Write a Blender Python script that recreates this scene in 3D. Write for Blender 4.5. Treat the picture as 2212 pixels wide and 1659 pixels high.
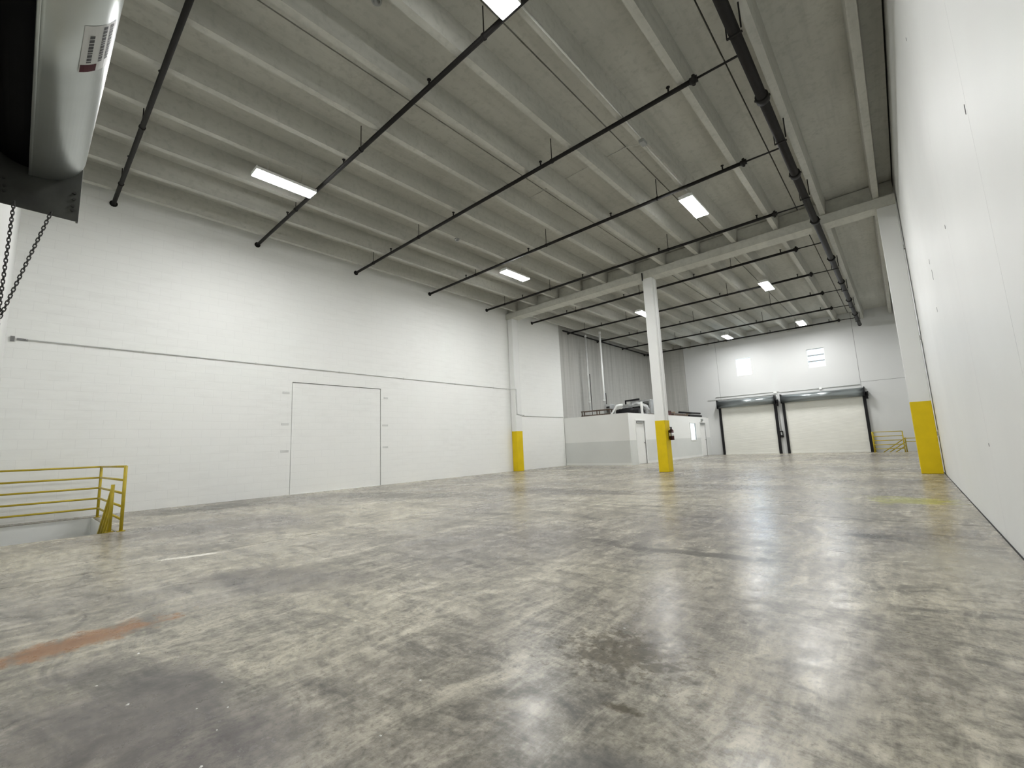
import bpy, bmesh, math, random
from mathutils import Vector, Matrix
random.seed(7)
for o in list(bpy.data.objects): bpy.data.objects.remove(o)
S = bpy.context.scene
C = S.collection
PI = math.pi

# ------------------------------------------------------------------ camera
CAM_H = 1.07
yaw, pitch, roll, fpx = 0.7236222, 0.1422438, 0.0429449, 945.695
F = Vector((-math.sin(yaw)*math.cos(pitch), math.cos(yaw)*math.cos(pitch), math.sin(pitch)))
R0 = Vector((math.cos(yaw), math.sin(yaw), 0)); D0 = F.cross(R0)
cr, sr = math.cos(roll), math.sin(roll)
RX = cr*R0 + sr*D0; DN = -sr*R0 + cr*D0
cam = bpy.data.cameras.new('camera'); cam.sensor_width = 36; cam.sensor_fit = 'HORIZONTAL'
cam.lens = fpx/2212*36; cam.clip_start = 0.02; cam.clip_end = 300
co = bpy.data.objects.new('camera', cam); C.objects.link(co)
m = Matrix((RX, -DN, -F)).transposed().to_4x4(); m.translation = (0, 0, CAM_H); co.matrix_world = m
S.camera = co

# ------------------------------------------------------------------ world, light, exposure
W = bpy.data.worlds.new('sky'); S.world = W; W.use_nodes = True
bg = W.node_tree.nodes['Background']; bg.inputs[0].default_value = (0.66, 0.82, 1.0, 1); bg.inputs[1].default_value = 15.0
LAMP = 168.0
S.view_settings.view_transform = 'Standard'; S.view_settings.look = 'None'
S.view_settings.gamma = 1; S.view_settings.use_curve_mapping = False; S.view_settings.exposure = 0.0

# ------------------------------------------------------------------ materials
MATS = {}
def newmat(n):
    mt = bpy.data.materials.new(n); mt.use_nodes = True; MATS[n] = mt
    nt = mt.node_tree; b = nt.nodes['Principled BSDF']
    return mt, nt, b
def simple(n, col, rough=.6, metal=0., var=0.06, scale=6., spec=.5, bump=0.):
    mt, nt, b = newmat(n); N = nt.nodes; L = nt.links
    geo = N.new('ShaderNodeNewGeometry'); no = N.new('ShaderNodeTexNoise'); no.inputs['Scale'].default_value = scale; no.inputs['Detail'].default_value = 5
    L.new(geo.outputs['Position'], no.inputs['Vector'])
    rp = N.new('ShaderNodeValToRGB')
    rp.color_ramp.elements[0].position = .3; rp.color_ramp.elements[1].position = .7
    rp.color_ramp.elements[0].color = tuple(c*(1-var) for c in col)+(1,); rp.color_ramp.elements[1].color = tuple(min(1, c*(1+var)) for c in col)+(1,)
    L.new(no.outputs[0], rp.inputs[0]); L.new(rp.outputs[0], b.inputs['Base Color'])
    b.inputs['Roughness'].default_value = rough; b.inputs['Metallic'].default_value = metal
    b.inputs['Specular IOR Level'].default_value = spec
    if bump:
        bp = N.new('ShaderNodeBump'); bp.inputs['Strength'].default_value = bump; bp.inputs['Distance'].default_value = .01
        L.new(no.outputs[0], bp.inputs['Height']); L.new(bp.outputs[0], b.inputs['Normal'])
    return mt
class NT:
    """short helpers for building node graphs"""
    def __init__(s, nt): s.nt = nt; s.N = nt.nodes; s.L = nt.links
    def n(s, t, **kw):
        x = s.N.new(t)
        for k, v in kw.items(): setattr(x, k, v)
        return x
    def set(s, x, key, v):
        if hasattr(v, 'bl_idname') or hasattr(v, 'is_linked'): s.L.new(v, x.inputs[key])
        else: x.inputs[key].default_value = v
    def math(s, op, a, b=0., clamp=False):
        x = s.n('ShaderNodeMath', operation=op, use_clamp=clamp); s.set(x, 0, a); s.set(x, 1, b); return x.outputs[0]
    def mix(s, f, a, b, bt='MIX'):
        x = s.n('ShaderNodeMix', data_type='RGBA', blend_type=bt); s.set(x, 0, f); s.set(x, 6, a); s.set(x, 7, b); return x.outputs[2]
    def noise(s, v, sc, det=4., rough=.5, dist=0.):
        x = s.n('ShaderNodeTexNoise'); s.L.new(v, x.inputs['Vector']); x.inputs['Scale'].default_value = sc
        x.inputs['Detail'].default_value = det; x.inputs['Roughness'].default_value = rough; x.inputs['Distortion'].default_value = dist
        return x.outputs[0]
    def mapr(s, v, a, b, c=0., d=1.):
        x = s.n('ShaderNodeMapRange', clamp=True); s.set(x, 0, v); x.inputs[1].default_value = a; x.inputs[2].default_value = b
        x.inputs[3].default_value = c; x.inputs[4].default_value = d; return x.outputs[0]
    def scaled(s, v, sx, sy, sz, rot=0.):
        x = s.n('ShaderNodeMapping'); s.L.new(v, x.inputs[0]); x.inputs['Scale'].default_value = (sx, sy, sz); x.inputs['Rotation'].default_value = (0, 0, rot); return x.outputs[0]

def block_wall(n, col, dark, axis, streak=0.):
    """painted concrete block: faint courses as relief, faint wear"""
    mt, nt, b = newmat(n); t = NT(nt); L = nt.links
    pos = t.n('ShaderNodeNewGeometry').outputs['Position']
    sep = t.n('ShaderNodeSeparateXYZ'); L.new(pos, sep.inputs[0])
    cmb = t.n('ShaderNodeCombineXYZ'); L.new(sep.outputs[axis], cmb.inputs[0]); L.new(sep.outputs[2], cmb.inputs[1])
    br = t.n('ShaderNodeTexBrick'); L.new(cmb.outputs[0], br.inputs['Vector'])
    br.inputs['Scale'].default_value = 1.; br.inputs['Brick Width'].default_value = .406; br.inputs['Row Height'].default_value = .203
    br.inputs['Mortar Size'].default_value = .006; br.inputs['Mortar Smooth'].default_value = .6
    br.inputs['Color1'].default_value = (1, 1, 1, 1); br.inputs['Color2'].default_value = (.86, .86, .86, 1); br.inputs['Mortar'].default_value = (0, 0, 0, 1)
    n1 = t.noise(pos, .55, 4); n2 = t.noise(t.scaled(pos, 1.2, 1.2, 6.), 1.4, 5, .6)
    f = t.math('MULTIPLY', t.mapr(n1, .35, .7), t.mapr(n2, .42, .72))
    c = t.mix(t.math('MULTIPLY', f, .30), col+(1,), dark+(1,))
    # per-block tone and the joint colour, both faint
    tone = t.mix(.055, c, br.outputs['Color'], 'MULTIPLY')
    if streak:
        n3 = t.noise(t.scaled(pos, 3., 3., .06), 2.2, 5, .65)
        tone = t.mix(t.math('MULTIPLY', t.mapr(n3, .38, .68), streak), tone, dark+(1,))
    L.new(tone, b.inputs['Base Color'])
    b.inputs['Roughness'].default_value = .55; b.inputs['Specular IOR Level'].default_value = .35
    bp = t.n('ShaderNodeBump'); bp.inputs['Strength'].default_value = .25; bp.inputs['Distance'].default_value = .005
    hh = t.math('ADD', t.math('MULTIPLY', br.outputs['Fac'], -1.), t.math('MULTIPLY', t.noise(pos, 30., 3), .5))
    L.new(hh, bp.inputs['Height']); L.new(bp.outputs[0], b.inputs['Normal'])
    return mt
M_BLOCK = block_wall('painted_block', (.88, .89, .865), (.70, .70, .67), 1)
M_BARE = block_wall('bare_block', (.52, .52, .49), (.30, .295, .27), 1, .6)
M_BARE_X = block_wall('bare_block_back', (.52, .52, .49), (.30, .295, .27), 0, .6)
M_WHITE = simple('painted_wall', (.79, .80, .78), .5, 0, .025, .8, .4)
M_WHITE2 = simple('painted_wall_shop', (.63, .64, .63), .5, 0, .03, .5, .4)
M_OFFU = simple('office_upper', (.86, .87, .85), .5, 0, .02, 1.)
M_OFFL = simple('office_lower', (.70, .72, .70), .5, 0, .03, 1.)
M_PALE = simple('pale_trim', (.82, .83, .81), .45, 0, .02, 2.)
M_GREYD = simple('grey_closer', (.30, .31, .30), .5)
M_JOINT = simple('dark_joint', (.03, .03, .028), .9)
M_SCUFF = simple('scuff', (.22, .22, .22), .8)
M_YEL = simple('yellow_paint', (.72, .53, .006), .5, 0, .06, 3., .25)
M_YRAIL = simple('yellow_rail_paint', (.46, .35, .015), .45, 0, .12, 8.)
M_BLACKPIPE = simple('black_pipe', (.010, .009, .008), .6, 0., .2, 10., .25)
M_BLACK = simple('black_steel', (.008, .008, .009), .55, 0., .06, 6., .25)
M_COIL = simple('black_coil', (.004, .004, .005), .8, 0, .1, 8., .1)
M_PLATE = simple('dark_steel_plate', (.045, .047, .042), .5, .2, .35, 5.)
M_GALV = simple('galvanised_hood', (.46, .49, .475), .3, .7, .04, 4.)
M_GALV2 = simple('galvanised_hood_far', (.30, .33, .335), .3, .8, .05, 2.)
M_DUCT = simple('sheet_metal', (.45, .46, .46), .4, .7, .2, 4.)
M_CHAIN = simple('chain_steel', (.05, .05, .048), .4, .6, .2, 30.)
M_CONDUIT = simple('conduit', (.66, .66, .62), .45, .4)
M_WCON = simple('white_conduit', (.66, .67, .65), .5)
M_CURT = simple('curtain_slats', (.76, .76, .70), .5, 0, .03, 2.)
M_RED = simple('dark_red', (.055, .006, .006), .35)
M_LABEL = simple('sticker', (.50, .51, .50), .5, 0, .03)
M_INK = simple('sticker_ink', (.03, .032, .036), .6)
M_MAROON = simple('sticker_red', (.05, .003, .010), .6, 0, .05, 6., .2)
M_WOOD = simple('timber', (.30, .20, .12), .7, 0, .2, 6.)
M_CHIP = simple('paint_chip', (.8, .8, .77), .6)
M_RUST = simple('rusty_steel', (.10, .07, .05), .7, .2, .4, 12.)

def concrete(n, a, bcol, dark, streak=True):
    mt, nt, b = newmat(n); t = NT(nt); L = nt.links
    pos = t.n('ShaderNodeNewGeometry').outputs['Position']
    n1 = t.noise(pos, .5, 5, .55); n2 = t.noise(t.scaled(pos, 5., .35, 5.), 1., 5, .6); n3 = t.noise(pos, 9., 5, .6)
    c = t.mix(t.mapr(n1, .3, .7), a+(1,), bcol+(1,))
    c = t.mix(t.math('MULTIPLY', t.mapr(n2, .48, .75), .55), c, dark+(1,))
    c = t.mix(t.math('MULTIPLY', t.mapr(n3, .50, .72), .5), c, dark+(1,))
    L.new(c, b.inputs['Base Color']); b.inputs['Roughness'].default_value = .8; b.inputs['Specular IOR Level'].default_value = .25
    bp = t.n('ShaderNodeBump'); bp.inputs['Strength'].default_value = .3; bp.inputs['Distance'].default_value = .01
    L.new(n3, bp.inputs['Height']); L.new(bp.outputs[0], b.inputs['Normal'])
    return mt
M_CEIL = concrete('ceiling_concrete', (.54, .54, .49), (.45, .45, .405), (.34, .34, .305))
M_BEAM = concrete('beam_concrete', (.58, .58, .52), (.50, .50, .45), (.40, .40, .365))

def floor_material():
    mt, nt, b = newmat('floor_concrete'); t = NT(nt); L = nt.links
    pos = t.n('ShaderNodeNewGeometry').outputs['Position']
    warp = t.n('ShaderNodeTexNoise'); L.new(pos, warp.inputs['Vector']); warp.inputs['Scale'].default_value = .8; warp.inputs['Detail'].default_value = 3
    wv = t.n('ShaderNodeVectorMath', operation='SCALE'); L.new(warp.outputs['Color'], wv.inputs[0]); wv.inputs['Scale'].default_value = .9
    wp = t.n('ShaderNodeVectorMath', operation='ADD'); L.new(pos, wp.inputs[0]); L.new(wv.outputs[0], wp.inputs[1]); wpos = wp.outputs[0]
    big = t.noise(wpos, .33, 5, .58); mid = t.noise(wpos, 1.3, 8, .68); fine = t.noise(pos, 9., 8, .72)
    grit = t.noise(pos, 34., 5, .7)
    sw = t.noise(t.scaled(wpos, .5, 3.0, 1, .5), 1.6, 8, .70, .6)        # trowel and tyre sweep
    sw2 = t.noise(t.scaled(wpos, 3.6, .55, 1, -.35), 1.4, 8, .70, .5)
    sw3 = t.noise(t.scaled(pos, 16., 3.0, 1, .75), 1.0, 6, .7, .4)        # fine brush lines
    c = t.mix(t.mapr(big, .38, .62), (.315, .303, .285, 1), (.485, .468, .405, 1))
    c = t.mix(t.math('MULTIPLY', t.mapr(mid, .47, .66), .70), c, (.225, .217, .198, 1))
    c = t.mix(t.math('MULTIPLY', t.mapr(sw, .50, .66), .62), c, (.185, .180, .168, 1))
    c = t.mix(t.math('MULTIPLY', t.mapr(sw2, .50, .66), .50), c, (.60, .58, .51, 1))
    c = t.mix(t.math('MULTIPLY', t.mapr(sw3, .50, .68), .34), c, (.20, .195, .18, 1))
    c = t.mix(t.math('MULTIPLY', t.mapr(sw3, .48, .32), .25), c, (.62, .60, .54, 1))
    c = t.mix(t.math('MULTIPLY', t.mapr(fine, .50, .66), .50), c, (.17, .165, .15, 1))
    c = t.mix(t.math('MULTIPLY', t.mapr(fine, .48, .32), .32), c, (.60, .58, .52, 1))
    c = t.mix(t.math('MULTIPLY', t.mapr(grit, .52, .70), .38), c, (.13, .125, .115, 1))
    c = t.mix(t.math('MULTIPLY', t.mapr(grit, .46, .30), .22), c, (.66, .64, .58, 1))
    def patch(cx, cy, rx, ry, rot, col, amt, rag=.8, nsc=2.5):
        nonlocal c
        mp = t.n('ShaderNodeMapping', vector_type='TEXTURE'); L.new(pos, mp.inputs[0])
        mp.inputs['Location'].default_value = (cx, cy, 0); mp.inputs['Rotation'].default_value = (0, 0, rot); mp.inputs['Scale'].default_value = (rx, ry, 1)
        ln = t.n('ShaderNodeVectorMath', operation='LENGTH'); L.new(mp.outputs[0], ln.inputs[0])
        nn = t.noise(pos, nsc, 5, .65)
        d = t.math('ADD', ln.outputs['Value'], t.math('MULTIPLY', t.math('SUBTRACT', nn, .5), rag*2))
        f = t.math('MULTIPLY', t.mapr(d, 1.0, .45), amt)
        c = t.mix(f, c, col+(1,))
    patch(-3.95, .32, .20, .55, .12, (.34, .205, .105), .72, 1.3, 9)      # rust
    patch(-2.6, .45, 1.05, .48, .1, (.20, .19, .19), .62, .9, 2)     # ragged dark patch
    patch(-4.4, 1.6, 1.1, .45, .5, (.17, .16, .16), .45, .9, 1.6)
    patch(-1.22, 2.15, .34, .26, .3, (.16, .145, .115), .5, 2.6, 16)   # oil
    patch(-1.0, 1.72, .10, .035, .2, (.12, .105, .075), .65, 1.5, 18)
    patch(-.75, 1.35, .50, .22, .6, (.19, .19, .185), .5, 1., 4)
    patch(-1.55, 4.35, .9, .12, .15, (.15, .145, .135), .6, 1., 5)
    patch(-.40, 5.95, .28, .16, 0, (.15, .15, .145), .7, .7, 4)
    patch(-.10, 9.15, .62, .55, 0, (.42, .43, .18), .6, 1.6, 4)        # yellow-green spill
    patch(-6.2, 1.38, .07, .42, -.3, (.66, .65, .60), .85, .8, 6)       # scraped paint
    patch(-9.5, 6.3, 2.6, .9, .2, (.18, .175, .16), .45, 1., 1.2)
    patch(-6.5, 8.5, 3.4, .7, .1, (.19, .18, .17), .45, 1., 1.0)
    patch(-3.2, 10.5, 2.2, .7, 0, (.18, .17, .165), .4, 1., 1.2)
    patch(-11.8, 3.0, .8, 1.4, 0, (.15, .145, .13), .5, 1., 1.5)
    patch(.25, 5.2, .5, 1.0, 0, (.45, .44, .39), .5, .8, 2)
    gm = t.n('ShaderNodeGamma'); L.new(c, gm.inputs[0]); gm.inputs[1].default_value = 1.92
    c = t.mix(1., gm.outputs[0], (2.16, 2.15, 2.24, 1), 'MULTIPLY')
    L.new(c, b.inputs['Base Color'])
    r = t.mapr(t.math('ADD', t.math('MULTIPLY', mid, .6), t.math('MULTIPLY', fine, .4)), .3, .7,  .19, .37)
    L.new(r, b.inputs['Roughness']); b.inputs['Specular IOR Level'].default_value = .24
    bp = t.n('ShaderNodeBump'); bp.inputs['Strength'].default_value = .12; bp.inputs['Distance'].default_value = .01
    L.new(t.noise(pos, 5., 4), bp.inputs['Height']); L.new(bp.outputs[0], b.inputs['Normal'])
    return mt
M_FLOOR = floor_material()
def emit(n, col, s):
    mt, nt, b = newmat(n); b.inputs['Base Color'].default_value = (.9, .9, .9, 1)
    b.inputs['Emission Color'].default_value = col+(1,); b.inputs['Emission Strength'].default_value = s; return mt
M_LENS = emit('lamp_lens', (1., 1., 1.0), LAMP)
def glass(name='window_glass', tint=(.93, .96, .98, 1)):
    mt, nt, b = newmat(name); N = nt.nodes; L = nt.links; N.remove(b)
    tr = N.new('ShaderNodeBsdfTransparent'); tr.inputs[0].default_value = tint; gl = N.new('ShaderNodeBsdfGlossy'); gl.inputs['Roughness'].default_value = .05
    mx = N.new('ShaderNodeMixShader'); mx.inputs[0].default_value = .06
    L.new(tr.outputs[0], mx.inputs[1]); L.new(gl.outputs[0], mx.inputs[2]); L.new(mx.outputs[0], N['Material Output'].inputs[0]); return mt
M_GLASS = glass()
M_GLASS2 = glass('tinted_window_glass', (.40, .43, .45, 1))
M_BLIND = emit('lit_blind', (1, 1, .98), .9)

# ------------------------------------------------------------------ mesh helpers
def box(bm, x0, x1, y0, y1, z0, z1, bev=0.):
    v = [bm.verts.new((x, y, z)) for x in (x0, x1) for y in (y0, y1) for z in (z0, z1)]
    fs = [bm.faces.new([v[i] for i in q]) for q in ((0, 1, 3, 2), (4, 6, 7, 5), (0, 4, 5, 1), (2, 3, 7, 6), (0, 2, 6, 4), (1, 5, 7, 3))]
    if bev:
        es = {e for f in fs for e in f.edges}
        bmesh.ops.bevel(bm, geom=list(es), offset=bev, segments=2, affect='EDGES', profile=.5)
def tube(bm, p, q, r, seg=12, r2=None, caps=True):
    p, q = Vector(p), Vector(q); d = (q-p).normalized(); r2 = r if r2 is None else r2
    u = d.cross(Vector((0, 0, 1)) if abs(d.z) < .9 else Vector((1, 0, 0))).normalized(); w = d.cross(u)
    A = []; B = []
    for i in range(seg):
        a = 2*PI*i/seg; o = u*math.cos(a)+w*math.sin(a)
        A.append(bm.verts.new(p+o*r)); B.append(bm.verts.new(q+o*r2))
    for i in range(seg):
        f = bm.faces.new((A[i], A[(i+1) % seg], B[(i+1) % seg], B[i])); f.smooth = seg > 6
    if caps: bm.faces.new(A[::-1]); bm.faces.new(B)
def path_tube(bm, pts, r, seg=8):
    """one continuous tube along a polyline, mitred at bends"""
    pts = [Vector(p) for p in pts]; rings = []; n = len(pts); prev = None
    for i, p in enumerate(pts):
        d = ((pts[i]-pts[i-1]).normalized() if i else Vector()) + ((pts[i+1]-pts[i]).normalized() if i < n-1 else Vector()); d.normalize()
        if prev is None: u = d.cross(Vector((0, 0, 1)) if abs(d.z) < .9 else Vector((1, 0, 0))).normalized()
        else: u = (prev-d*prev.dot(d)).normalized()
        prev = u; w = d.cross(u)
        rings.append([bm.verts.new(p+(u*math.cos(2*PI*k/seg)+w*math.sin(2*PI*k/seg))*r) for k in range(seg)])
    for a, b_ in zip(rings, rings[1:]):
        for k in range(seg): f = bm.faces.new((a[k], a[(k+1) % seg], b_[(k+1) % seg], b_[k])); f.smooth = True
    bm.faces.new(rings[0][::-1]); bm.faces.new(rings[-1])
def prism(bm, prof, ax, a0, a1, smooth=False):
    """closed 2-D profile swept along axis 'x' (profile is y,z) or 'y' (profile is x,z) or 'z' (profile is x,y)"""
    def P(u, v, a): return {'x': (a, u, v), 'y': (u, a, v), 'z': (u, v, a)}[ax]
    A = [bm.verts.new(P(u, v, a0)) for u, v in prof]; B = [bm.verts.new(P(u, v, a1)) for u, v in prof]; n = len(prof)
    for i in range(n): f = bm.faces.new((A[i], A[(i+1) % n], B[(i+1) % n], B[i])); f.smooth = smooth
    bm.faces.new(A[::-1]); bm.faces.new(B)
def obj(name, bm, mat, parent=None, loc=None, rot=None):
    bmesh.ops.recalc_face_normals(bm, faces=bm.faces[:])
    me = bpy.data.meshes.new(name); bm.to_mesh(me); bm.free(); me.materials.append(mat)
    o = bpy.data.objects.new(name, me); C.objects.link(o)
    if parent: o.parent = parent
    if loc: o.location = loc
    if rot: o.rotation_euler = rot
    return o
def rel(o, parent):
    """parent o to a thing standing elsewhere, keeping its world placement"""
    o.parent = parent; o.matrix_parent_inverse = Matrix.Translation(-parent.location); return o
def part(name, parent, mat, *boxes, bev=0., top=None):
    bm = bmesh.new()
    for b_ in boxes: box(bm, *b_, bev=bev)
    o = obj(name, bm, mat)
    o.parent = parent
    if top is None: o.matrix_parent_inverse = Matrix.Translation(-parent.location)
    return o
def partbm(name, parent, mat, fn, top=None):
    bm = bmesh.new(); fn(bm); o = obj(name, bm, mat); o.parent = parent
    if top is None: o.matrix_parent_inverse = Matrix.Translation(-parent.location)
    return o
def thing(name, label, cat, loc=(0, 0, 0), group=None, kind=None):
    o = bpy.data.objects.new(name, None); C.objects.link(o); o.location = loc; o.empty_display_size = .2
    o['label'] = label; o['category'] = cat
    if group: o['group'] = group
    if kind: o['kind'] = kind
    return o
def tag(o, label, cat, group=None, kind=None):
    o['label'] = label; o['category'] = cat
    if group: o['group'] = group
    if kind: o['kind'] = kind
    return o
def link_copy(src, name, parent, mw):
    o = bpy.data.objects.new(name, src.data); C.objects.link(o); o.parent = parent
    o.matrix_parent_inverse = Matrix.Translation(-parent.location); o.matrix_basis = mw; return o

XL, XR, YN, YB = -13.10, .59, -.32, 30.0
ZF, ZS = 7.15, 7.60            # underside of ribs, underside of slab
YC = 14.65                     # front of the column line

# ================================================================== STRUCTURE
# ---- floor: cast slabs with saw-cut joints; two stair pits are left open
floor = thing('floor', 'mottled grey polished concrete warehouse floor', 'floor', kind='structure')
PIT_A = (-12.72, -9.57, YN, 1.15); PIT_B = (-1.25, -.10, 29.02, YB)
def slab_rects(x0, x1, y0, y1, pits):
    out = [(x0, x1, y0, y1)]
    for (a, b_, c, d) in pits:
        nxt = []
        for (p, q, r, s) in out:
            if b_ <= p or a >= q or d <= r or c >= s: nxt.append((p, q, r, s)); continue
            if a > p: nxt.append((p, a, r, s))
            if b_ < q: nxt.append((b_, q, r, s))
            if c > r: nxt.append((max(p, a), min(q, b_), r, c))
            if d < s: nxt.append((max(p, a), min(q, b_), d, s))
        out = nxt
    return out
gx = [XL, -6.25, XR-.018]; gy = [YN, 7.05, 14.60, 22.30, YB]; J = .005
for i in range(2):
    for j in range(4):
        rs = slab_rects(gx[i]+(J if i else 0), gx[i+1]-(J if i < 1 else 0), gy[j]+(J if j else 0), gy[j+1]-(J if j < 3 else 0), (PIT_A, PIT_B))
        part('slab', floor, M_FLOOR, *[(a, b_, c, d, -.15, 0) for a, b_, c, d in rs])
part('light_block_base', floor, M_JOINT, (XL-.3, XR+.3, YN-.3, YB+.3, -1.42, -1.36))  # dark base added to stop light leaking up through joints; also pit floor
part('wall_joint_filler', floor, M_JOINT, (XR-.018, XR+.02, YN, YB, -.15, -.006))
def pit_lining(p, openside):
    a, b_, c, d = p
    bx = [(a, a+.02, c, d, -1.36, -.012), (b_-.02, b_, c, d, -1.36, -.012)]
    bx.append((a+.02, b_-.02, d-.02, d, -1.36, -.012) if openside == 'n' else (a+.02, b_-.02, c, c+.02, -1.36, -.012))
    part('pit_lining', floor, M_WHITE, *bx)
pit_lining(PIT_A, 'n'); pit_lining(PIT_B, 's')

# ---- left wall
wl = thing('wall_left', 'long white painted block wall with a bricked-up doorway', 'wall', kind='structure')
IY0, IY1, IZ = 5.19, 8.09, 3.21; T = .25
part('painted_section', wl, M_BLOCK, (XL-T, XL, YN, IY0, -1.4, 7.9), (XL-T, XL, IY1, 18.75, -1.4, 7.9), (XL-T, XL, IY0, IY1, IZ, 7.9), (XL-T, XL, IY0, IY1, -1.4, 0), (XL-T, XL-.10, IY0, IY1, 0, IZ))
part('bare_section', wl, M_BARE, (XL-T, XL-.002, 18.75, YB, -1.4, 7.9))
part('infill_panel', wl, M_BLOCK, (XL-.09, XL-.018, IY0+.022, IY1-.022, .0, IZ-.026))
for y0, y1, zz in ((4.93, 5.12, 2.88), (4.92, 5.12, 1.98), (4.92, 5.14, 1.22), (8.20, 8.36, 2.90), (8.14, 8.36, 1.97), (8.16, 8.36, 1.24)):
    part('hinge_strap', wl, M_WCON, (XL, XL+.009, y0, y1, zz-.03, zz+.03), bev=.003)
part('corner_bracket', wl, M_SCUFF, (XL, XL+.03, -.26, -.20, 3.59, 3.69), (XL, XL+.02, -.17, -.02, 3.62, 3.66))

# ---- right wall: tall panels with fine joints
wr = thing('wall_right', 'smooth white painted wall of tall panels with fine joints', 'wall', kind='structure')
ys = [YN, 4.14, 6.28, 14.9, 22.5, YB+.3]
for a, b_ in zip(ys, ys[1:]):
    part('wall_panel', wr, M_WHITE, (XR, XR+.25, a+.002, b_-.002, -1.4, 7.9))
part('joint_backing', wr, M_WHITE, (XR+.0012, XR+.24, YN, YB, -1.4, 7.9))
def scuff(y, z, w, h):
    def f(bm):
        n = 9; vs = []
        for i in range(n):
            a = 2*PI*i/n; k = .6+.4*random.random(); vs.append((y+math.cos(a)*w*k, z+math.sin(a)*h*k))
        A = [bm.verts.new((XR-.003, u, v)) for u, v in vs]; B = [bm.verts.new((XR+.001, u, v)) for u, v in vs]
        bm.faces.new(A)
        for i in range(n): bm.faces.new((A[i], A[(i+1) % n], B[(i+1) % n], B[i]))
    partbm('scuff_mark', wr, M_SCUFF, f)
for a in ((6.59, 5.61, .012, .03), (4.19, 3.25, .012, .05), (6.39, 3.18, .012, .03), (8.78, 3.30, .014, .11), (9.1, 2.85, .012, .05), (6.29, .89, .012, .02), (8.9, 3.55, .008, .05)): scuff(*a)

# ---- back wall with two small high windows
wb = thing('wall_back', 'white back wall with two rolling doors and two small high windows', 'wall', kind='structure')
W1 = (-7.46, -6.62, 4.88, 5.95); W2 = (-3.70, -2.85, 4.82, 5.90)
g = .008
part('wall_panel', wb, M_BARE_X, (XL-T, -10.70-g, YB, YB+T, -1.4, 7.9))
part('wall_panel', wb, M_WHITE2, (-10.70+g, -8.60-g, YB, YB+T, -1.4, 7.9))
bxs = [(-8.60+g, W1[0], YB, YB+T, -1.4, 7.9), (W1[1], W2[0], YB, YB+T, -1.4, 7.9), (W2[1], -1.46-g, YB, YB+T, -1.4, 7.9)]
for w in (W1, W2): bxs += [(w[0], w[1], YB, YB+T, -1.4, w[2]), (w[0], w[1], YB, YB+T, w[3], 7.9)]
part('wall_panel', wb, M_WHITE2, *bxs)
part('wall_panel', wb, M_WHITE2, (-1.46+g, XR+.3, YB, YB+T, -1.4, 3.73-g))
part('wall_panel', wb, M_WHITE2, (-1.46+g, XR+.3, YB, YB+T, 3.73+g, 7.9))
part('joint_backing', wb, M_SCUFF, (-10.72, -10.68, YB+.012, YB+T, -1.4, 7.9), (-8.62, -8.58, YB+.012, YB+T, -1.4, 7.9), (-1.48, -1.44, YB+.012, YB+T, -1.4, 7.9), (-1.45, XR+.3, YB+.012, YB+T, 3.70, 3.76))
for n_, w, bars, lab in (('window_1', W1, 0, 'small square high window without bars, above the narrower rolling door'), ('window_2', W2, 2, 'small square high window with two crossbars, above the wider rolling door')):
    wt = thing(n_, lab, 'window', ((w[0]+w[1])/2, YB, w[2]), kind='structure')
    fw = .035
    part('window_frame', wt, M_PALE, (w[0], w[0]+fw, YB+.06, YB+.14, w[2], w[3]), (w[1]-fw, w[1], YB+.06, YB+.14, w[2], w[3]), (w[0]+fw, w[1]-fw, YB+.06, YB+.14, w[2], w[2]+fw), (w[0]+fw, w[1]-fw, YB+.06, YB+.14, w[3]-fw, w[3]))
    zs = [w[2]+fw+(w[3]-w[2]-2*fw)*k/(bars+1) for k in range(bars+2)]
    for k in range(bars): part('window_bar', wt, M_GREYD, (w[0]+fw, w[1]-fw, YB+.07, YB+.11, zs[k+1]-.035, zs[k+1]+.035))
    for k in range(bars+1): part('pane', wt, M_GLASS2 if bars else M_GLASS, (w[0]+fw, w[1]-fw, YB+.095, YB+.10, zs[k]+(.035 if k else 0), zs[k+1]-(.035 if k < bars else 0)))

# ---- near wall behind the camera
wn = tag(part('wall_near', thing('tmp', '', ''), M_WHITE, (XL-T, XR+.25, YN-.25, YN, -1.4, 7.9)), 'white painted wall carrying the rolling door with chain', 'wall', kind='structure')
tmp = wn.parent; wn.parent = None; bpy.data.objects.remove(tmp)

# ---- ceiling: precast double tees in two bays
ceil = thing('ceiling', 'grey precast concrete double-tee ceiling with long ribs', 'ceiling', kind='structure')
ST = [.19-1.157*k for k in range(12)]
def rib_bm(y0, y1):
    bm = bmesh.new(); prism(bm, [(-.062, ZF), (.062, ZF), (.098, ZS), (-.098, ZS)], 'y', y0, y1); return bm
for bay, (y0, y1, s0, s1) in enumerate(((YN, 14.83, YN, 14.71), (14.85, YB, 14.97, YB))):
    rib = None
    for k in range(6):
        xa, xb = ST[2*k], ST[2*k+1]
        e0 = xb-.5785+.013; e1 = min(xa+.5785-.013, XR-.03)
        e0 = max(e0, XL)
        tee = part('double_tee', ceil, M_CEIL, (e0, e1, y0, y1, ZS, ZS+.09))
        for x in (xa, xb):
            if rib is None: rib = obj('rib', rib_bm(s0, s1), M_CEIL); r_ = rib
            else: r_ = bpy.data.objects.new('rib', rib.data); C.objects.link(r_)
            r_.parent = tee; r_.location = (x, 0, 0)
part('sky_block_slab', ceil, M_JOINT, (XL-T, XR+.25, YN-.25, YB+T, ZS+.12, ZS+.36))  # unseen slab added above the tees to block the sky

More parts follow.
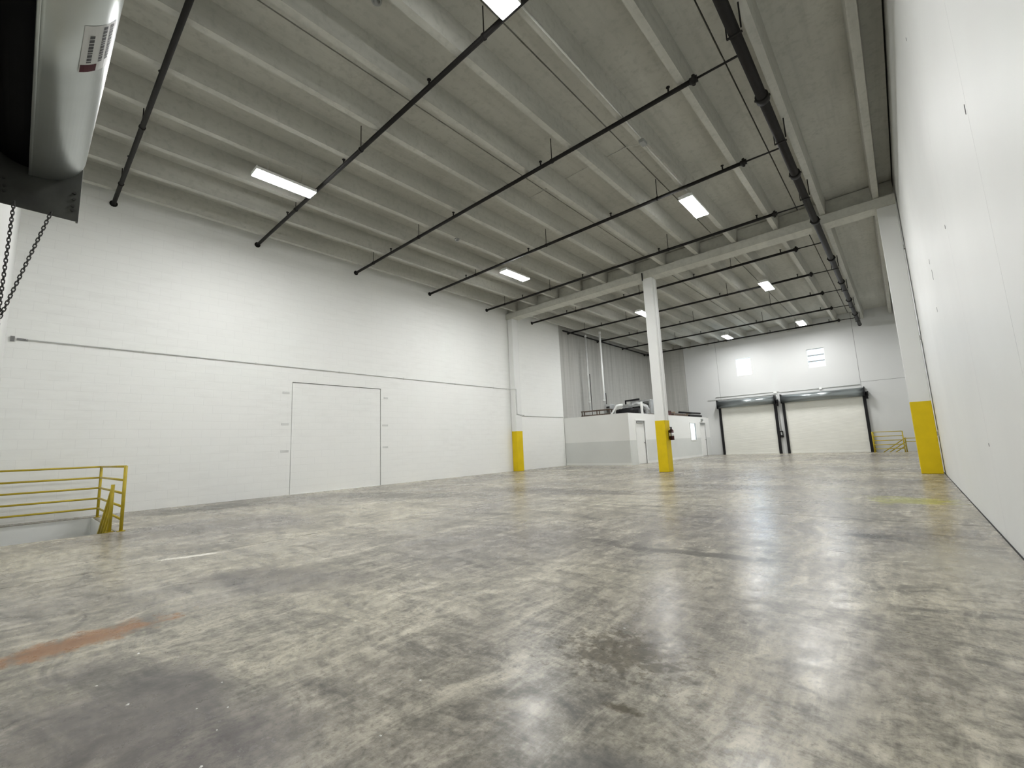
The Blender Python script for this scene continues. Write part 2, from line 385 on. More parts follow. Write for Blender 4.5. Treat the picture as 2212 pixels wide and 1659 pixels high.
# ================================================================== BEAM AND COLUMNS
def beam(bm):
    prism(bm, [(14.57, 6.88), (15.07, 6.88), (15.07, 7.135), (14.94, 7.135), (14.94, 7.58), (14.74, 7.58), (14.74, 7.135), (14.57, 7.135)], 'x', XL+.01, XR-.035)
bm = bmesh.new(); beam(bm)
tag(obj('concrete_beam', bm, M_BEAM), 'pale concrete ledge beam spanning the hall on three columns', 'beam')
def column(x0, x1, y1, label, yel=1.75):
    t = thing('concrete_column', label, 'column', ((x0+x1)/2, (YC+y1)/2, 0))
    part('shaft', t, M_WHITE, (x0, x1, YC, y1, 0, 6.88), bev=.012)
    part('painted_base', t, M_YEL, (x0-.003, x1+.003, YC-.003, y1+.003, .0, yel), bev=.012)
    return t
column(XL+.03, -12.79, 15.05, 'slim white column with yellow base set against the block wall')
cc = column(-6.42, -6.08, 15.05, 'white freestanding column with yellow base and fire extinguisher')
for y in (YC+.09, YC+.30): part('corner_groove', cc, M_WCON, (-6.0795, -6.072, y, y+.02, 1.76, 6.87))
rc = column(.17, .555, 15.05, 'white column with yellow base touching the smooth right-hand wall')
for z in (.95, 3.33, 5.71): part('wall_tie', rc, M_PALE, (.555, XR-.001, 14.70, 14.80, z-.05, z+.05))
# drop pipe beside the middle column top
bm = bmesh.new(); tube(bm, (-6.36, 14.52, 6.78), (-6.36, 14.52, 7.06), .022)
tag(obj('drop_pipe', bm, M_BLACKPIPE), 'short black pipe dropping past the beam at the freestanding column', 'pipe')

# ================================================================== SPRINKLERS
PZ = 7.075; ORD = ['first', 'second', 'third', 'fourth', 'fifth', 'sixth', 'seventh', 'eighth', 'ninth', 'tenth']
MX, MZ = -1.10, 6.77
mp_ = thing('sprinkler_main', 'thick black sprinkler main running the length of the hall', 'pipe', (MX, 14, MZ))
partbm('pipe', mp_, M_BLACKPIPE, lambda b: tube(b, (MX, YN+.01, MZ), (MX, 29.55, MZ), .078, 16))
partbm('end_cap', mp_, M_BLACKPIPE, lambda b: tube(b, (MX, 29.5, MZ), (MX, 29.62, MZ), .088, 16))
for y in (1.9, 4.9, 8.0, 11.0, 13.9, 17.4, 20.5, 23.6, 26.7):
    partbm('coupling', mp_, M_BLACKPIPE, lambda b: (tube(b, (MX, y-.07, MZ), (MX, y+.07, MZ), .105, 16), tube(b, (MX-.12, y, MZ), (MX+.12, y, MZ), .022, 8)))
for y in (3.0, 6.3, 9.4, 12.2, 18.4, 21.6, 24.8, 28.2):
    partbm('hanger', mp_, M_BLACKPIPE, lambda b: (tube(b, (MX+.10, y, MZ-.02), (MX+.10, y, ZF+.02), .012, 6), box(b, MX-.10, MX+.11, y-.015, y+.015, MZ-.095, MZ-.075), box(b, MX-.10, MX-.085, y-.015, y+.015, MZ-.09, ZF+.06)))
for k, y in enumerate((1.06, 4.12, 7.14, 10.22, 13.34, 16.5, 19.62, 22.7, 25.85, 29.05)):
    t = thing('sprinkler_branch', ORD[k]+' black sprinkler branch pipe back from the chain-hoist wall', 'pipe', (-7.5, y, PZ), 'sprinkler branch pipes under the ribs')
    partbm('pipe', t, M_BLACKPIPE, lambda b: tube(b, (XL+.01, y, PZ), (-1.95, y, PZ), .041, 12))
    partbm('reducer', t, M_BLACKPIPE, lambda b: (tube(b, (-1.98, y, PZ), (-1.86, y, PZ), .058, 12), tube(b, (-1.92, y, PZ-.09), (-1.92, y, PZ+.09), .03, 10)))
    partbm('connector', t, M_BLACKPIPE, lambda b: path_tube(b, [(-1.88, y, PZ), (MX-.03, y, PZ-.02), (MX, y, PZ-.05), (MX, y, MZ+.07)], .019, 8))
    partbm('wall_flange', t, M_BLACKPIPE, lambda b: tube(b, (XL+.002, y, PZ), (XL+.02, y, PZ), .075, 12))
    for x in (-2.35, -5.2, -8.1, -11.0):
        partbm('sprinkler_head', t, M_BLACKPIPE, lambda b: (tube(b, (x, y, PZ+.03), (x, y, PZ+.13), .016, 8), tube(b, (x, y, PZ+.13), (x, y, PZ+.14), .035, 10)))
    for x in ((-3.9, -7.4, -10.5) if k % 2 else (-4.9, -9.6, -12.0)):
        partbm('hanger_rod', t, M_BLACKPIPE, lambda b: (tube(b, (x, y, PZ), (x, y, ZS+.01), .009, 6), tube(b, (x-.02, y, PZ), (x+.02, y, PZ), .052, 10)))
# side main along the bare block wall
bm = bmesh.new(); tube(bm, (-12.72, 18.6, 6.98), (-12.72, 29.4, 6.98), .04)
tag(obj('side_pipe', bm, M_BLACKPIPE), 'black pipe running along the bare grey block wall above the office', 'pipe')

# ================================================================== LIGHTS
def fixture(x, y, label, stem):
    z0 = 6.90
    t = thing('high_bay_light', label, 'light', (x, y, z0), 'linear high bay lights')
    hw, hl = .165, .60
    def hous(b):
        prism(b, [(x-hw, z0-.004), (x-hw, z0+.055), (x-hw*.55, z0+.10), (x+hw*.55, z0+.10), (x+hw, z0+.055), (x+hw, z0-.004), (x+hw-.01, z0-.004), (x+hw-.01, z0+.02), (x-hw+.01, z0+.02), (x-hw+.01, z0-.004)], 'y', y-hl, y+hl)
    partbm('housing', t, M_PALE, hous)
    part('end_cap', t, M_PALE, (x-hw, x+hw, y-hl-.012, y-hl, z0-.004, z0+.075)); part('end_cap', t, M_PALE, (x-hw, x+hw, y+hl, y+hl+.012, z0-.004, z0+.075))
    part('lens', t, M_LENS, (x-hw+.012, x+hw-.012, y-hl+.004, y+hl-.004, z0-.014, z0+.018))
    ztop = ZF+.002 if stem else ZS+.002; cx = ST[3] if stem else x
    for yy in (y-.35, y+.35): partbm('suspension_cable', t, M_CONDUIT, lambda b: tube(b, (cx, yy, z0+.09), (cx, yy, ztop), .006, 6))
LF = 'bright LED high bay light '
for x, y, s, lab in ((-9.32, 3.42, 0, LF+'near the block wall, closest to the yellow stair railing'),
                     (-3.26, 3.40, 1, LF+'under a rib, where the conduit with junction box starts'),
                     (-9.34, 10.98, 0, LF+'near the block wall, just before the concrete beam'),
                     (-3.28, 11.0, 1, LF+'under a rib, where the conduit ends'),
                     (-3.35, 19.17, 1, LF+'first beyond the beam, on the thick main side'),
                     (-8.34, 18.92, 0, LF+'beyond the beam, half hidden behind the freestanding column'),
                     (-3.39, 27.2, 1, LF+'close to the back wall, over the wider rolling door'),
                     (-7.09, 27.3, 0, LF+'close to the back wall, over the narrower rolling door')):
    fixture(x, y, lab, s)
ct = thing('ceiling_conduit', 'pale metal conduit with junction box fixed under a ceiling rib', 'conduit', (-3.2, 8, 7.13))
partbm('conduit', ct, M_CONDUIT, lambda b: path_tube(b, [(-3.23, 4.1, 7.128), (-3.23, 7.9, 7.128)], .016))
partbm('conduit', ct, M_CONDUIT, lambda b: path_tube(b, [(-3.26, 8.2, 7.128), (-3.26, 10.5, 7.128)], .016))
part('junction_box', ct, M_GREYD, (-3.31, -3.20, 7.96, 8.14, 7.08, 7.148), bev=.008)
partbm('ceiling_cable', ct, M_CONDUIT, lambda b: path_tube(b, [(-3.30, 8.12, 7.145), (-3.88, 8.55, 7.59), (-6.98, 8.55, 7.585)], .007))
def detector(x, y, z, label):
    t = thing('ceiling_sensor', label, 'sensor', (x, y, z))
    partbm('base', t, M_GREYD, lambda b: tube(b, (x, y, z-.04), (x, y, z), .075, 14))
    partbm('dome', t, M_GREYD, lambda b: tube(b, (x, y, z-.04), (x, y, z-.08), .05, 14, .025))
detector(-7.08, 8.55, ZS, 'small round ceiling sensor at the end of the thin cable')
detector(-4.94, 2.98, ZS, 'round grey ceiling sensor between the first two branch pipes')
detector(-9.06, 8.1, ZF, 'small dark sensor fixed under a rib above the bricked-up doorway')

# ================================================================== NEAR ROLLING DOOR (overhead, top left)
BX0, BX1 = -4.56, -.75
nd = thing('door_3', 'near rolling door with galvanised hood, dark end plate and sticker', 'door', (-2.65, YN, 0), kind='structure')
hc, hz, hr = -.065, 3.45, .255
def arc(r, a0, a1, n): return [(hc+r*math.cos(math.radians(a0+(a1-a0)*i/n)), hz+r*math.sin(math.radians(a0+(a1-a0)*i/n))) for i in range(n+1)]
def hood(b):
    outer = arc(hr, -96, 90, 36)+[(YN+.002, hz+hr)]; inner = [(YN+.002, hz+hr-.004)]+arc(hr-.004, 90, -96, 36)
    prism(b, outer+inner, 'x', BX0+.008, BX1, True)
    # rolled bottom lip
    p = arc(hr, -96, -96, 1)[0]; tube(b, (BX0+.008, p[0], p[1]+.004), (BX1, p[0], p[1]+.004), .009, 8)
hd = partbm('hood', nd, M_GALV, hood)
for e in hd.data.edges: pass
def coil(b): tube(b, (BX0+.02, hc-.035, hz), (BX1-.02, hc-.035, hz), .205, 40)
partbm('curtain_coil', nd, M_COIL, coil)
part('baffle', nd, M_COIL, (BX0+.02, BX1-.02, YN+.002, YN+.012, 2.98, 3.69))
part('curtain', nd, M_CURT, (BX0+.05, BX1-.05, YN+.02, YN+.035, .0, 3.30))
for xx in (BX0, BX1):
    pl = part('end_plate', nd, M_PLATE, (xx-.006, xx+.006, YN+.002, .178, 2.93, 3.72), bev=.002)
    if xx == BX0:
        for (yy, zz) in ((.145, 3.15), (.145, 3.10), (.142, 3.045), (.142, 3.01), (-.205, 3.06), (-.205, 3.02), (-.23, 2.99), (-.25, 3.0), (-.215, 3.12)):
            partbm('bolt', pl, M_CHAIN, lambda b: tube(b, (xx+.005, yy, zz), (xx+.018, yy, zz), .011, 6), top=nd)
    part('edge_flange', pl, M_PLATE, (xx-.03, xx-.006, .166, .178, 2.93, 3.72), top=nd)
for xx in (BX0+.03, BX1-.03): part('guide', nd, M_BLACK, (xx-.04, xx+.04, YN+.002, YN+.09, 0, 2.93))
# sticker, curved with the hood (about -58..-20 degrees), with block lettering too small to read
def curved(b, x0, x1, a0, a1, off, n=6):
    r = hr+off; ps = [(hc+r*math.cos(math.radians(a0+(a1-a0)*i/n)), hz+r*math.sin(math.radians(a0+(a1-a0)*i/n))) for i in range(n+1)]
    A = [b.verts.new((x0, y, z)) for y, z in ps]; B = [b.verts.new((x1, y, z)) for y, z in ps]
    for i in range(n): b.faces.new((A[i], A[i+1], B[i+1], B[i]))
stk = partbm('sticker', nd, M_LABEL, lambda b: curved(b, -3.17, -2.78, -60, -22, .0012, 10))
def ink(b):
    rr = random.Random(3)
    for a, xe in ((-53.5, -2.86), (-40, -2.80), (-31, -2.80)):
        x = -3.085
        while x < xe:
            w = rr.choice((.012, .018, .024)); curved(b, x, x+w, a, a+5.2, .002, 2); x += w+.006
partbm('lettering', stk, M_INK, ink, top=nd)
partbm('colour_bar', stk, M_MAROON, lambda b: curved(b, -3.165, -3.10, -59, -41, .002, 4), top=nd)

# ---- hand chain hanging from the end plate
ch = thing('hand_chain', 'dark steel hoist chain looped down from the near rolling door', 'chain', (-4.5, -.15, 1.3))
def link_bm():
    bm = bmesh.new(); n = 14; R = .0036
    pts = []
    for i in range(n):
        a = 2*PI*i/n; pts.append(Vector((.0080*math.cos(a), 0, .0090*math.sin(a)+(.0075 if math.sin(a) > 0.01 else -.0075 if math.sin(a) < -.01 else 0))))
    rings = []
    for i, p in enumerate(pts):
        d = (pts[(i+1) % n]-pts[i-1]).normalized(); u = Vector((0, 1, 0)); w = d.cross(u)
        rings.append([bm.verts.new(p+(u*math.cos(2*PI*k/5)+w*math.sin(2*PI*k/5))*R) for k in range(5)])
    for i in range(n):
        a, b_ = rings[i], rings[(i+1) % n]
        for k in range(5): f = bm.faces.new((a[k], a[(k+1) % 5], b_[(k+1) % 5], b_[k])); f.smooth = True
    return bm
first = None
def strand(p, q):
    global first
    p, q = Vector(p), Vector(q); L_ = (q-p).length; n = int(L_/.0255); d = (q-p).normalized()
    qr = Vector((0, 0, -1)).rotation_difference(d).to_matrix().to_4x4()
    for i in range(n):
        mw = Matrix.Translation(p+d*(.0255*(i+.5))) @ qr @ Matrix.Rotation((i % 2)*PI/2+.35, 4, 'Z')
        if first is None:
            first = obj('link', link_bm(), M_CHAIN); first.parent = ch; first.matrix_parent_inverse = Matrix.Translation(-ch.location); first.matrix_basis = mw
        else: link_copy(first, 'link', ch, mw)
strand((-4.52, -.150, 2.95), (-4.52, -.160, 1.45)); strand((-4.52, .034, 2.94), (-4.52, -.150, 2.08)); strand((-4.52, -.150, 2.08), (-4.52, -.195, 1.45))
partbm('chain_hook', ch, M_CHAIN, lambda b: (box(b, -4.57, -4.49, YN+.002, YN+.012, 1.40, 1.52), tube(b, (-4.52, YN+.01, 1.455), (-4.52, -.13, 1.455), .009, 8)))

# ================================================================== FAR ROLLING DOORS
def far_door(n_, x0, x1, label):
    t = thing(n_, label, 'door', ((x0+x1)/2, YB, 0), kind='structure')
    zt = 2.93; c0, c1 = x0+.10, x1-.10
    def curt(b):   # interlocking slats, real ridges in one mesh
        prof = [(29.93, .06)]; z = .06
        while z < zt+.12:
            prof += [(29.926, z+.012), (29.926, z+.045), (29.93, z+.058)]; z += .07
        prof += [(29.96, z), (29.96, .06)]
        prism(b, prof, 'x', c0, c1)
    partbm('curtain', t, M_CURT, curt)
    part('bottom_bar', t, M_CURT, (c0, c1, 29.90, 29.97, 0, .07))
    for a in (x0, x1-.13): part('guide', t, M_BLACK, (a, a+.13, 29.84, YB-.001, 0, zt+.02))
    hc2, hz2, hr2 = 29.76, 3.17, .235
    def hd2(b):
        pr_ = [(hc2+hr2*math.cos(math.radians(a)), hz2+hr2*math.sin(math.radians(a))) for a in range(90, 271, 10)]
        pr_ = [(YB-.002, hz2+hr2)]+pr_+[(YB-.002, hz2-hr2)]
        prism(b, pr_, 'x', x0+.02, x1-.02, True)
    partbm('hood', t, M_GALV2, hd2)
    for a in (x0-.005, x1-.02): part('end_plate', t, M_BLACK, (a, a+.025, hc2-hr2-.02, YB-.001, hz2-hr2-.03, hz2+hr2+.03))
    partbm('operator', t, M_BLACK, lambda b: (tube(b, (x1+.02, 29.78, 3.06), (x1+.13, 29.78, 3.06), .12, 14), box(b, x1+.005, x1+.10, 29.70, 29.98, 2.80, 2.98)))
    return t
far_door('door_1', -8.76, -5.52, 'narrower off-white rolling door in the back wall, beside the office')
far_door('door_2', -5.22, -1.34, 'wider off-white rolling door in the back wall, beside the yellow railing')
t = thing('control_box', 'small black door control box between the two rolling doors', 'control box', (-5.42, YB, 1.0))
part('case', t, M_BLACK, (-5.50, -5.36, 29.86, YB-.001, .95, 1.32), bev=.01); part('button_plate', t, M_GREYD, (-5.47, -5.39, 29.85, 29.86, 1.08, 1.25))
partbm('conduit', t, M_WCON, lambda b: tube(b, (-5.43, 29.96, 1.32), (-5.43, 29.96, 3.45), .015, 8))
t = thing('wall_conduit', 'thin pale conduits fixed to the back wall above the rolling doors', 'conduit', (-5, YB, 3.5))
partbm('conduit', t, M_WCON, lambda b: path_tube(b, [(-8.9, 29.97, 3.66), (-5.3, 29.97, 3.66), (-5.3, 29.97, 3.60), (-1.5, 29.97, 3.60)], .018))
partbm('conduit', t, M_WCON, lambda b: path_tube(b, [(-9.4, 29.97, 3.50), (-5.6, 29.97, 3.50)], .014))
part('clamp_box', t, M_PALE, (-3.32, -3.20, 29.93, YB-.001, 3.53, 3.66)); part('clamp_box', t, M_PALE, (-5.60, -5.42, 29.92, YB-.001, 3.55, 3.66))

# ---- conduit on the left wall: along, down past the column, along again
t = thing('wall_conduit', 'thin white conduit along the block wall stepping down past the slim column', 'conduit', (XL, 7, 3.6))
partbm('conduit', t, M_WCON, lambda b: path_tube(b, [(XL+.022, -.05, 3.64), (XL+.022, 14.40, 3.64)], .012))
partbm('conduit', t, M_WCON, lambda b: path_tube(b, [(-12.765, 14.72, 3.62), (-12.765, 14.72, 2.50), (-12.765, 15.2, 2.46), (XL+.022, 15.4, 2.46), (XL+.022, 18.74, 2.46)], .016))
partbm('conduit', t, M_WCON, lambda b: path_tube(b, [(XL+.022, 14.40, 3.64), (-12.95, 14.60, 3.63), (-12.765, 14.63, 3.62), (-12.765, 14.72, 3.62)], .014))
for y in (1.8, 4.2, 6.6, 9.0, 11.4, 13.6): part('clip', t, M_WCON, (XL+.001, XL+.024, y-.015, y+.015, 3.615, 3.665))

# ================================================================== OFFICE
OX, OY, OZ = -9.50, 18.78, 2.38
of = thing('office_enclosure', 'low white and grey office box in the far left corner', 'office', ((XL+OX)/2, (OY+YB)/2, 0))
WZ = 1.13
part('front_upper', of, M_OFFU, (XL+.003, OX, OY, OY+.12, WZ, OZ)); part('front_lower', of, M_OFFL, (XL+.003, OX, OY-.004, OY+.12, 0, WZ))
D1 = (19.50, 20.42); WN = (26.55, 27.45, 1.02, 2.0); D2 = (28.25, 29.20)
def side(z0, z1, name, mat, off=0):
    cuts = [(OY+.12, D1[0]), (D1[1], WN[0]), (WN[0], WN[1]), (WN[1], D2[0]), (D2[1], YB-.002)]; bx = []
    for a, b_ in cuts:
        if (a, b_) == (WN[0], WN[1]):
            if z0 < WN[2]: bx.append((OX-.12, OX+off, a, b_, z0, min(z1, WN[2])))
            if z1 > WN[3]: bx.append((OX-.12, OX+off, a, b_, max(z0, WN[3]), z1))
        else: bx.append((OX-.12, OX+off, a, b_, z0, z1))
    if z1 > 2.05: bx += [(OX-.12, OX+off, D1[0], D1[1], 2.05, z1), (OX-.12, OX+off, D2[0], D2[1], 2.05, z1)]
    part(name, of, mat, *bx)
side(WZ, OZ, 'side_upper', M_OFFU); side(0, WZ, 'side_lower', M_OFFL, .003)
part('roof', of, M_OFFU, (XL+.003, OX-.10, OY+.10, YB-.002, OZ-.06, OZ+.03))
part('cap_trim', of, M_PALE, (XL+.003, OX+.001, OY-.001, OY+.10, OZ, OZ+.03), (OX-.10, OX+.001, OY+.10, YB-.002, OZ, OZ+.03))
part('skirting', of, M_PALE, (XL+.003, OX+.01, OY-.014, OY-.004, 0, .11), (OX+.003, OX+.012, D1[1]+.06, D2[0]-.06, 0, .11))
for d, hinge in ((D1, 0), (D2, 0)):
    fr = part('door_frame', of, M_PALE, (OX-.02, OX+.03, d[0]-.06, d[0], 0, 2.10), (OX-.02, OX+.03, d[1], d[1]+.06, 0, 2.10), (OX-.02, OX+.03, d[0], d[1], 2.05, 2.10))
    dr = part('door_leaf', of, M_OFFU, (OX-.07, OX-.03, d[0]+.006, d[1]-.006, .01, 2.045))
    partbm('door_handle', dr, M_GREYD, lambda b: (tube(b, (OX-.03, d[1]-.08, 1.0), (OX+.025, d[1]-.08, 1.0), .022, 10), tube(b, (OX+.02, d[1]-.08, 1.0), (OX+.02, d[1]-.18, 1.0), .012, 8)), top=of)
    part('door_closer', dr, M_GREYD, (OX-.03, OX+.02, d[0]+.1, d[1]-.1, 1.93, 2.02), top=of)
wf = part('window_frame', of, M_PALE, (OX-.03, OX+.03, WN[0]-.05, WN[0], WN[2]-.05, WN[3]+.05), (OX-.03, OX+.03, WN[1], WN[1]+.05, WN[2]-.05, WN[3]+.05), (OX-.03, OX+.03, WN[0], WN[1], WN[2]-.05, WN[2]), (OX-.03, OX+.03, WN[0], WN[1], WN[3], WN[3]+.05))
part('window_blind', wf, M_BLIND, (OX-.06, OX-.05, WN[0], WN[1], WN[2], WN[3]), top=of)
part('pane', wf, M_GLASS, (OX-.012, OX-.006, WN[0], WN[1], WN[2], WN[3]), top=of)
t = thing('wall_lamp', 'small grey lamp over the far office door', 'lamp', (OX, 28.6, 2.16)); part('case', t, M_GREYD, (OX+.001, OX+.09, 28.5, 28.72, 2.16, 2.30), bev=.01); part('bracket', t, M_PALE, (OX+.0005, OX+.012, 28.46, 28.76, 2.14, 2.32))

# ---- clutter on the office roof (deck at OZ-.02)
RZ = OZ+.03
def ahu(x, y, w, d, h, label):
    t = thing('air_handler', label, 'air handler', (x, y, RZ))
    for sx in (-1, 1): part('skid', t, M_WOOD, (x+sx*w*.35-.04, x+sx*w*.35+.04, y-d/2, y+d/2, RZ, RZ+.09))
    part('cabinet', t, M_DUCT, (x-w/2, x+w/2, y-d/2, y+d/2, RZ+.09, RZ+h), bev=.015)
    lv = part('louver_panel', t, M_BLACK, (x-w*.42, x+w*.42, y-d/2-.008, y-d/2, RZ+.16, RZ+h-.12))
    n = int((h-.3)/.07)
    for k in range(n): part('louver', lv, M_GREYD, (x-w*.42, x+w*.42, y-d/2-.03, y-d/2-.008, RZ+.18+k*.07, RZ+.20+k*.07), top=t)
    return t
ahu(-11.24, 20.35, .22, .5, .62, 'small grey air unit on the office roof near the riser pipes')
ahu(-10.45, 22.6, 1.15, .8, .86, 'large grey air handler on the office roof behind the freestanding column')
def duct(name, pts, r, mat, label, ribs=True):
    t = thing(name, label, 'duct', pts[0])
    partbm('tube', t, mat, lambda b: path_tube(b, pts, r, 14))
    if ribs:
        for p, q in zip(pts, pts[1:]):
            p, q = Vector(p), Vector(q); n = max(2, int((q-p).length/.18)); d = (q-p).normalized()
            for i in range(1, n):
                c_ = p+(q-p)*i/n; partbm('rib', t, mat, lambda b: tube(b, c_-d*.012, c_+d*.012, r*1.1, 14))
    return t
duct('flexible_duct', [(-10.9, 21.2, RZ+.075), (-10.6, 21.25, RZ+.50), (-10.2, 21.3, RZ+.62), (-9.8, 21.4, RZ+.40), (-9.7, 21.5, RZ+.075)], .13, M_DUCT, 'ribbed silver flexible duct arching over the office roof')
duct('flexible_duct', [(-10.85, 20.35, RZ+.16), (-10.3, 20.25, RZ+.20), (-9.66, 20.35, RZ+.16)], .145, M_BLACK, 'black ribbed duct lying along the office roof edge')
duct('vent_pipe', [(-11.15, 21.9, RZ+.0), (-11.15, 21.9, RZ+.86), (-10.35, 21.9, RZ+.88)], .055, M_BLACK, 'dark vent pipe with elbow topping the clutter on the office roof', False)
bm = bmesh.new(); path_tube(bm, [(-10.86, 19.7, RZ+.045), (-10.52, 19.7, RZ+.46), (-10.22, 19.7, RZ+.48)], .05, 10)
tag(obj('white_pipe', bm, M_PALE), 'bent white plastic pipe leaning on the office roof clutter', 'pipe')
bm = bmesh.new(); box(bm, -9.74, -9.64, 20.65, 20.75, RZ, RZ+.62, .01)
tag(obj('white_post', bm, M_PALE), 'short white upright post on the office roof', 'post')
t = thing('cable_tray', 'low dark cable tray frame on the office roof below the riser pipes', 'cable tray', (-11.8, 19.9, RZ))
for z in (.08, .30):
    for y in (19.75, 20.0): part('rail', t, M_RUST, (-12.65, -10.9, y-.02, y+.02, RZ+z, RZ+z+.045))
for x in (-12.6, -11.7, -11.0):
    for y in (19.75, 20.0): part('post', t, M_RUST, (x-.02, x+.02, y-.02, y+.02, RZ, RZ+.35))
for i, (x0, x1, y, z, mt, lab) in enumerate(((-10.0, -9.7, 25.9, .0, M_RUST, 'flat dark steel plate on the far part of the office roof'), (-10.3, -9.75, 28.5, .0, M_BLACK, 'low black box on the office roof near the far door'))):
    t = thing('stacked_sheet', lab, 'metal sheet', ((x0+x1)/2, y, RZ)); part('sheet', t, mt, (x0, x1, y-1.1, y+1.1, RZ, RZ+.16), bev=.02); part('sheet', t, M_DUCT, (x0-.2, x1-.1, y-1.0, y+1.1, RZ+.16, RZ+.20)); part('batten', t, M_WOOD, (x0-.15, x1-.15, y-.6, y-.5, RZ+.20, RZ+.27))
duct('pipe_offcut', [(-9.85, 26.0, RZ+.26), (-9.80, 29.4, RZ+.28)], .055, M_BLACK, 'black pipe lying along the far office roof edge', False)
def crate(x, y, w, d, h, mt, label):
    t = thing('equipment_case', label, 'case', (x, y, RZ))
    part('body', t, mt, (x-w/2, x+w/2, y-d/2, y+d/2, RZ, RZ+h*.82), bev=.01)
    part('lid', t, M_GREYD, (x-w/2-.01, x+w/2+.01, y-d/2-.01, y+d/2+.01, RZ+h*.82, RZ+h), bev=.01)
crate(-10.02, 20.95, .42, .35, .50, M_BLACK, 'black case with grey lid wedged between the ducts on the office roof')
crate(-10.55, 20.80, .30, .30, .56, M_DUCT, 'upright metal case standing behind the black ribbed duct')
crate(-9.80, 23.3, .30, .5, .60, M_BLACK, 'tall black case behind the large air handler on the office roof')
bm = bmesh.new(); box(bm, -10.05, -9.72, 23.9, 24.5, RZ, RZ+.30, .02)
tag(obj('red_case', bm, M_RED), 'small red case on the office roof right behind the freestanding column', 'case')
for x, y, r, lab in ((-12.52, 20.45, .05, 'greyish riser pipe from office roof, nearer the block wall'), (-11.62, 20.45, .055, 'white riser pipe from office roof to ceiling, farther from block wall')):
    t = thing('riser_pipe', lab, 'pipe', (x, y, RZ)); partbm('pipe', t, M_PALE if x > -12 else M_WCON, lambda b: tube(b, (x, y, RZ), (x, y, 7.02), r, 12))
    for z in (3.2, 6.9): partbm('coupling', t, M_WCON, lambda b: tube(b, (x, y, z), (x, y, z+.12), r*1.35, 12))
    partbm('conduit', t, M_BLACKPIPE, lambda b: tube(b, (x+.09, y+.05, RZ), (x+.09, y+.05, RZ+(1.25 if x > -12 else 2.4)), .018, 8))

# ---- fire extinguisher on the freestanding column
ex = thing('fire_extinguisher', 'dark red fire extinguisher hung on the freestanding column', 'extinguisher', (-5.99, 14.92, 1.03))
ex_x, ex_y = -5.985, 14.93
partbm('cylinder', ex, M_RED, lambda b: (tube(b, (ex_x, ex_y, 1.06), (ex_x, ex_y, 1.38), .078, 18), tube(b, (ex_x, ex_y, 1.38), (ex_x, ex_y, 1.44), .078, 18, .03)))
partbm('valve', ex, M_BLACK, lambda b: (tube(b, (ex_x, ex_y, 1.43), (ex_x, ex_y, 1.50), .025, 12), box(b, ex_x-.02, ex_x+.02, ex_y-.09, ex_y+.02, 1.49, 1.51), box(b, ex_x-.02, ex_x+.02, ex_y-.08, ex_y+.02, 1.455, 1.465)))
partbm('hose', ex, M_BLACK, lambda b: path_tube(b, [(ex_x, ex_y-.02, 1.47), (ex_x+.02, ex_y-.10, 1.44), (ex_x+.02, ex_y-.105, 1.25), (ex_x+.01, ex_y-.09, 1.12)], .014, 8))
partbm('label_band', ex, M_PALE, lambda b: tube(b, (ex_x, ex_y, 1.20), (ex_x, ex_y, 1.31), .0795, 18))
part('bracket', ex, M_BLACK, (-6.077, -6.06, ex_y-.04, ex_y+.04, 1.10, 1.40))

# ================================================================== YELLOW RAILINGS AND STAIRS
def rail_run(t, p, q, zs, r=.019):
    for z in zs: partbm('rail', t, M_YRAIL, lambda b: tube(b, (p[0], p[1], z), (q[0], q[1], z), r, 10))
def post(t, x, y, h=1.03, r=.024, z0=0.): 
    po = partbm('post', t, M_YRAIL, lambda b: tube(b, (x, y, z0), (x, y, h), r, 12))
    if z0 == 0: partbm('base_plate', po, M_YRAIL, lambda b: box(b, x-.05, x+.05, y-.05, y+.05, 0, .008), top=t)
ZS5 = (1.02, .80, .59, .38, .18)
sr = thing('stair_railing', 'yellow pipe railing around the stair opening beside the block wall', 'railing', (-11, 1.2, 0))
for x, y in ((-9.55, 1.21), (-12.60, 1.21), (-12.60, -.20)): post(sr, x, y)
rail_run(sr, (-9.55, 1.21), (-12.60, 1.21), ZS5); rail_run(sr, (-12.60, 1.21), (-12.60, -.28), ZS5)
post(sr, -9.63, 1.08, .74)
for k, z in enumerate((.70, .52, .34, .16)):
    partbm('handrail', sr, M_YRAIL, lambda b: tube(b, (-9.63, 1.08, z), (-11.55, 1.08, z-1.30), .022, 10))
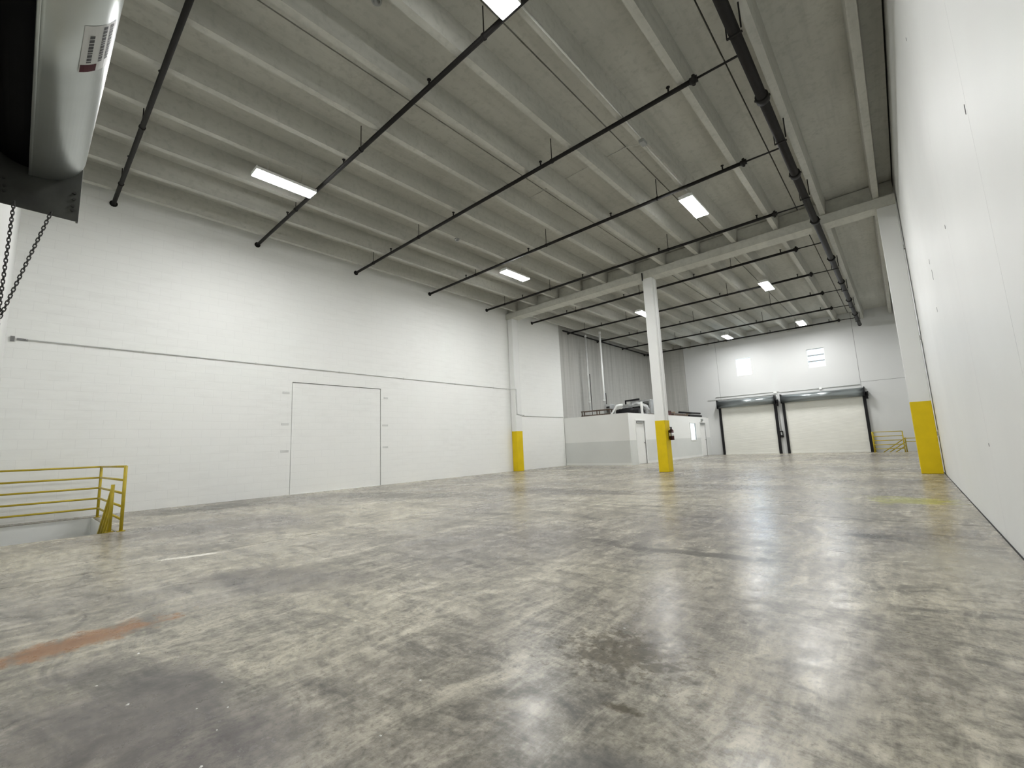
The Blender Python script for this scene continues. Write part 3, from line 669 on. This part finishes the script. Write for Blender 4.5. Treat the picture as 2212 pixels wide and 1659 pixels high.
partbm('stringer', sr, M_YRAIL, lambda b: prism(b, [(-9.57, -.02), (-9.57, -.22), (-11.5, -1.36), (-11.5, -1.30), (-11.4, -1.18)], 'y', 1.10, 1.14))
sf = thing('stair_railing', 'yellow pipe railing around the stair opening by the far rolling doors', 'railing', (-.7, 29, 0))
for x in (-1.28, -.12): post(sf, x, 28.97)
post(sf, -1.28, 29.9)
rail_run(sf, (-1.28, 28.97), (-.12, 28.97), ZS5); rail_run(sf, (-1.28, 28.97), (-1.28, 29.98), ZS5)
post(sf, -.05, 29.12, .70)
for z in (.66, .48, .30): partbm('handrail', sf, M_YRAIL, lambda b: tube(b, (-.07, 29.08, z), (-1.2, 29.08, z-.86), .022, 10))
rail_run(sf, (-.05, 29.12), (.54, 29.12), (.66, .50)); post(sf, .54, 29.12, .68)
def steps(label, x0, dx, n, y0, y1, dz):
    t = thing('stair_flight', label, 'stairs', (x0, (y0+y1)/2, -1.36))
    for k in range(n):
        xa = x0-dx*k; z = -dz*(k+1)
        part('step', t, M_BEAM, (xa-dx, xa, y0, y1, -1.36, z))
steps('concrete steps going down inside the stair opening beside the block wall', -9.57, .30, 6, YN+.02, 1.06, .19)
steps('concrete steps going down inside the stair opening by the far doors', -.10, .20, 5, 29.12, YB-.01, .22)

# ================================================================== FLOOR DEBRIS
rr = random.Random(11)
for i, (x, y) in enumerate(((-1.64, 1.01), (-1.36, 2.43), (-2.45, .61), (-3.1, .35), (-2.75, .42), (-2.62, .75), (-2.2, .62), (-2.35, .70), (-3.4, .55), (-1.85, 1.35), (-1.05, 1.02), (-2.0, .52))):
    bm = bmesh.new(); s = rr.uniform(.006, .012); n = 6
    A = [bm.verts.new((x+s*math.cos(2*PI*k/n)*rr.uniform(.5, 1.2), y+s*math.sin(2*PI*k/n)*rr.uniform(.4, .9), .0002)) for k in range(n)]
    top = bm.verts.new((x, y, .004)); bm.faces.new(A[::-1])
    for k in range(n): bm.faces.new((A[k], A[(k+1) % n], top))
    tag(obj('paint_chip', bm, M_CHIP), 'tiny white paint chip lying on the concrete floor', 'debris', 'white chips scattered on the floor')
bpy.context.view_layer.update()
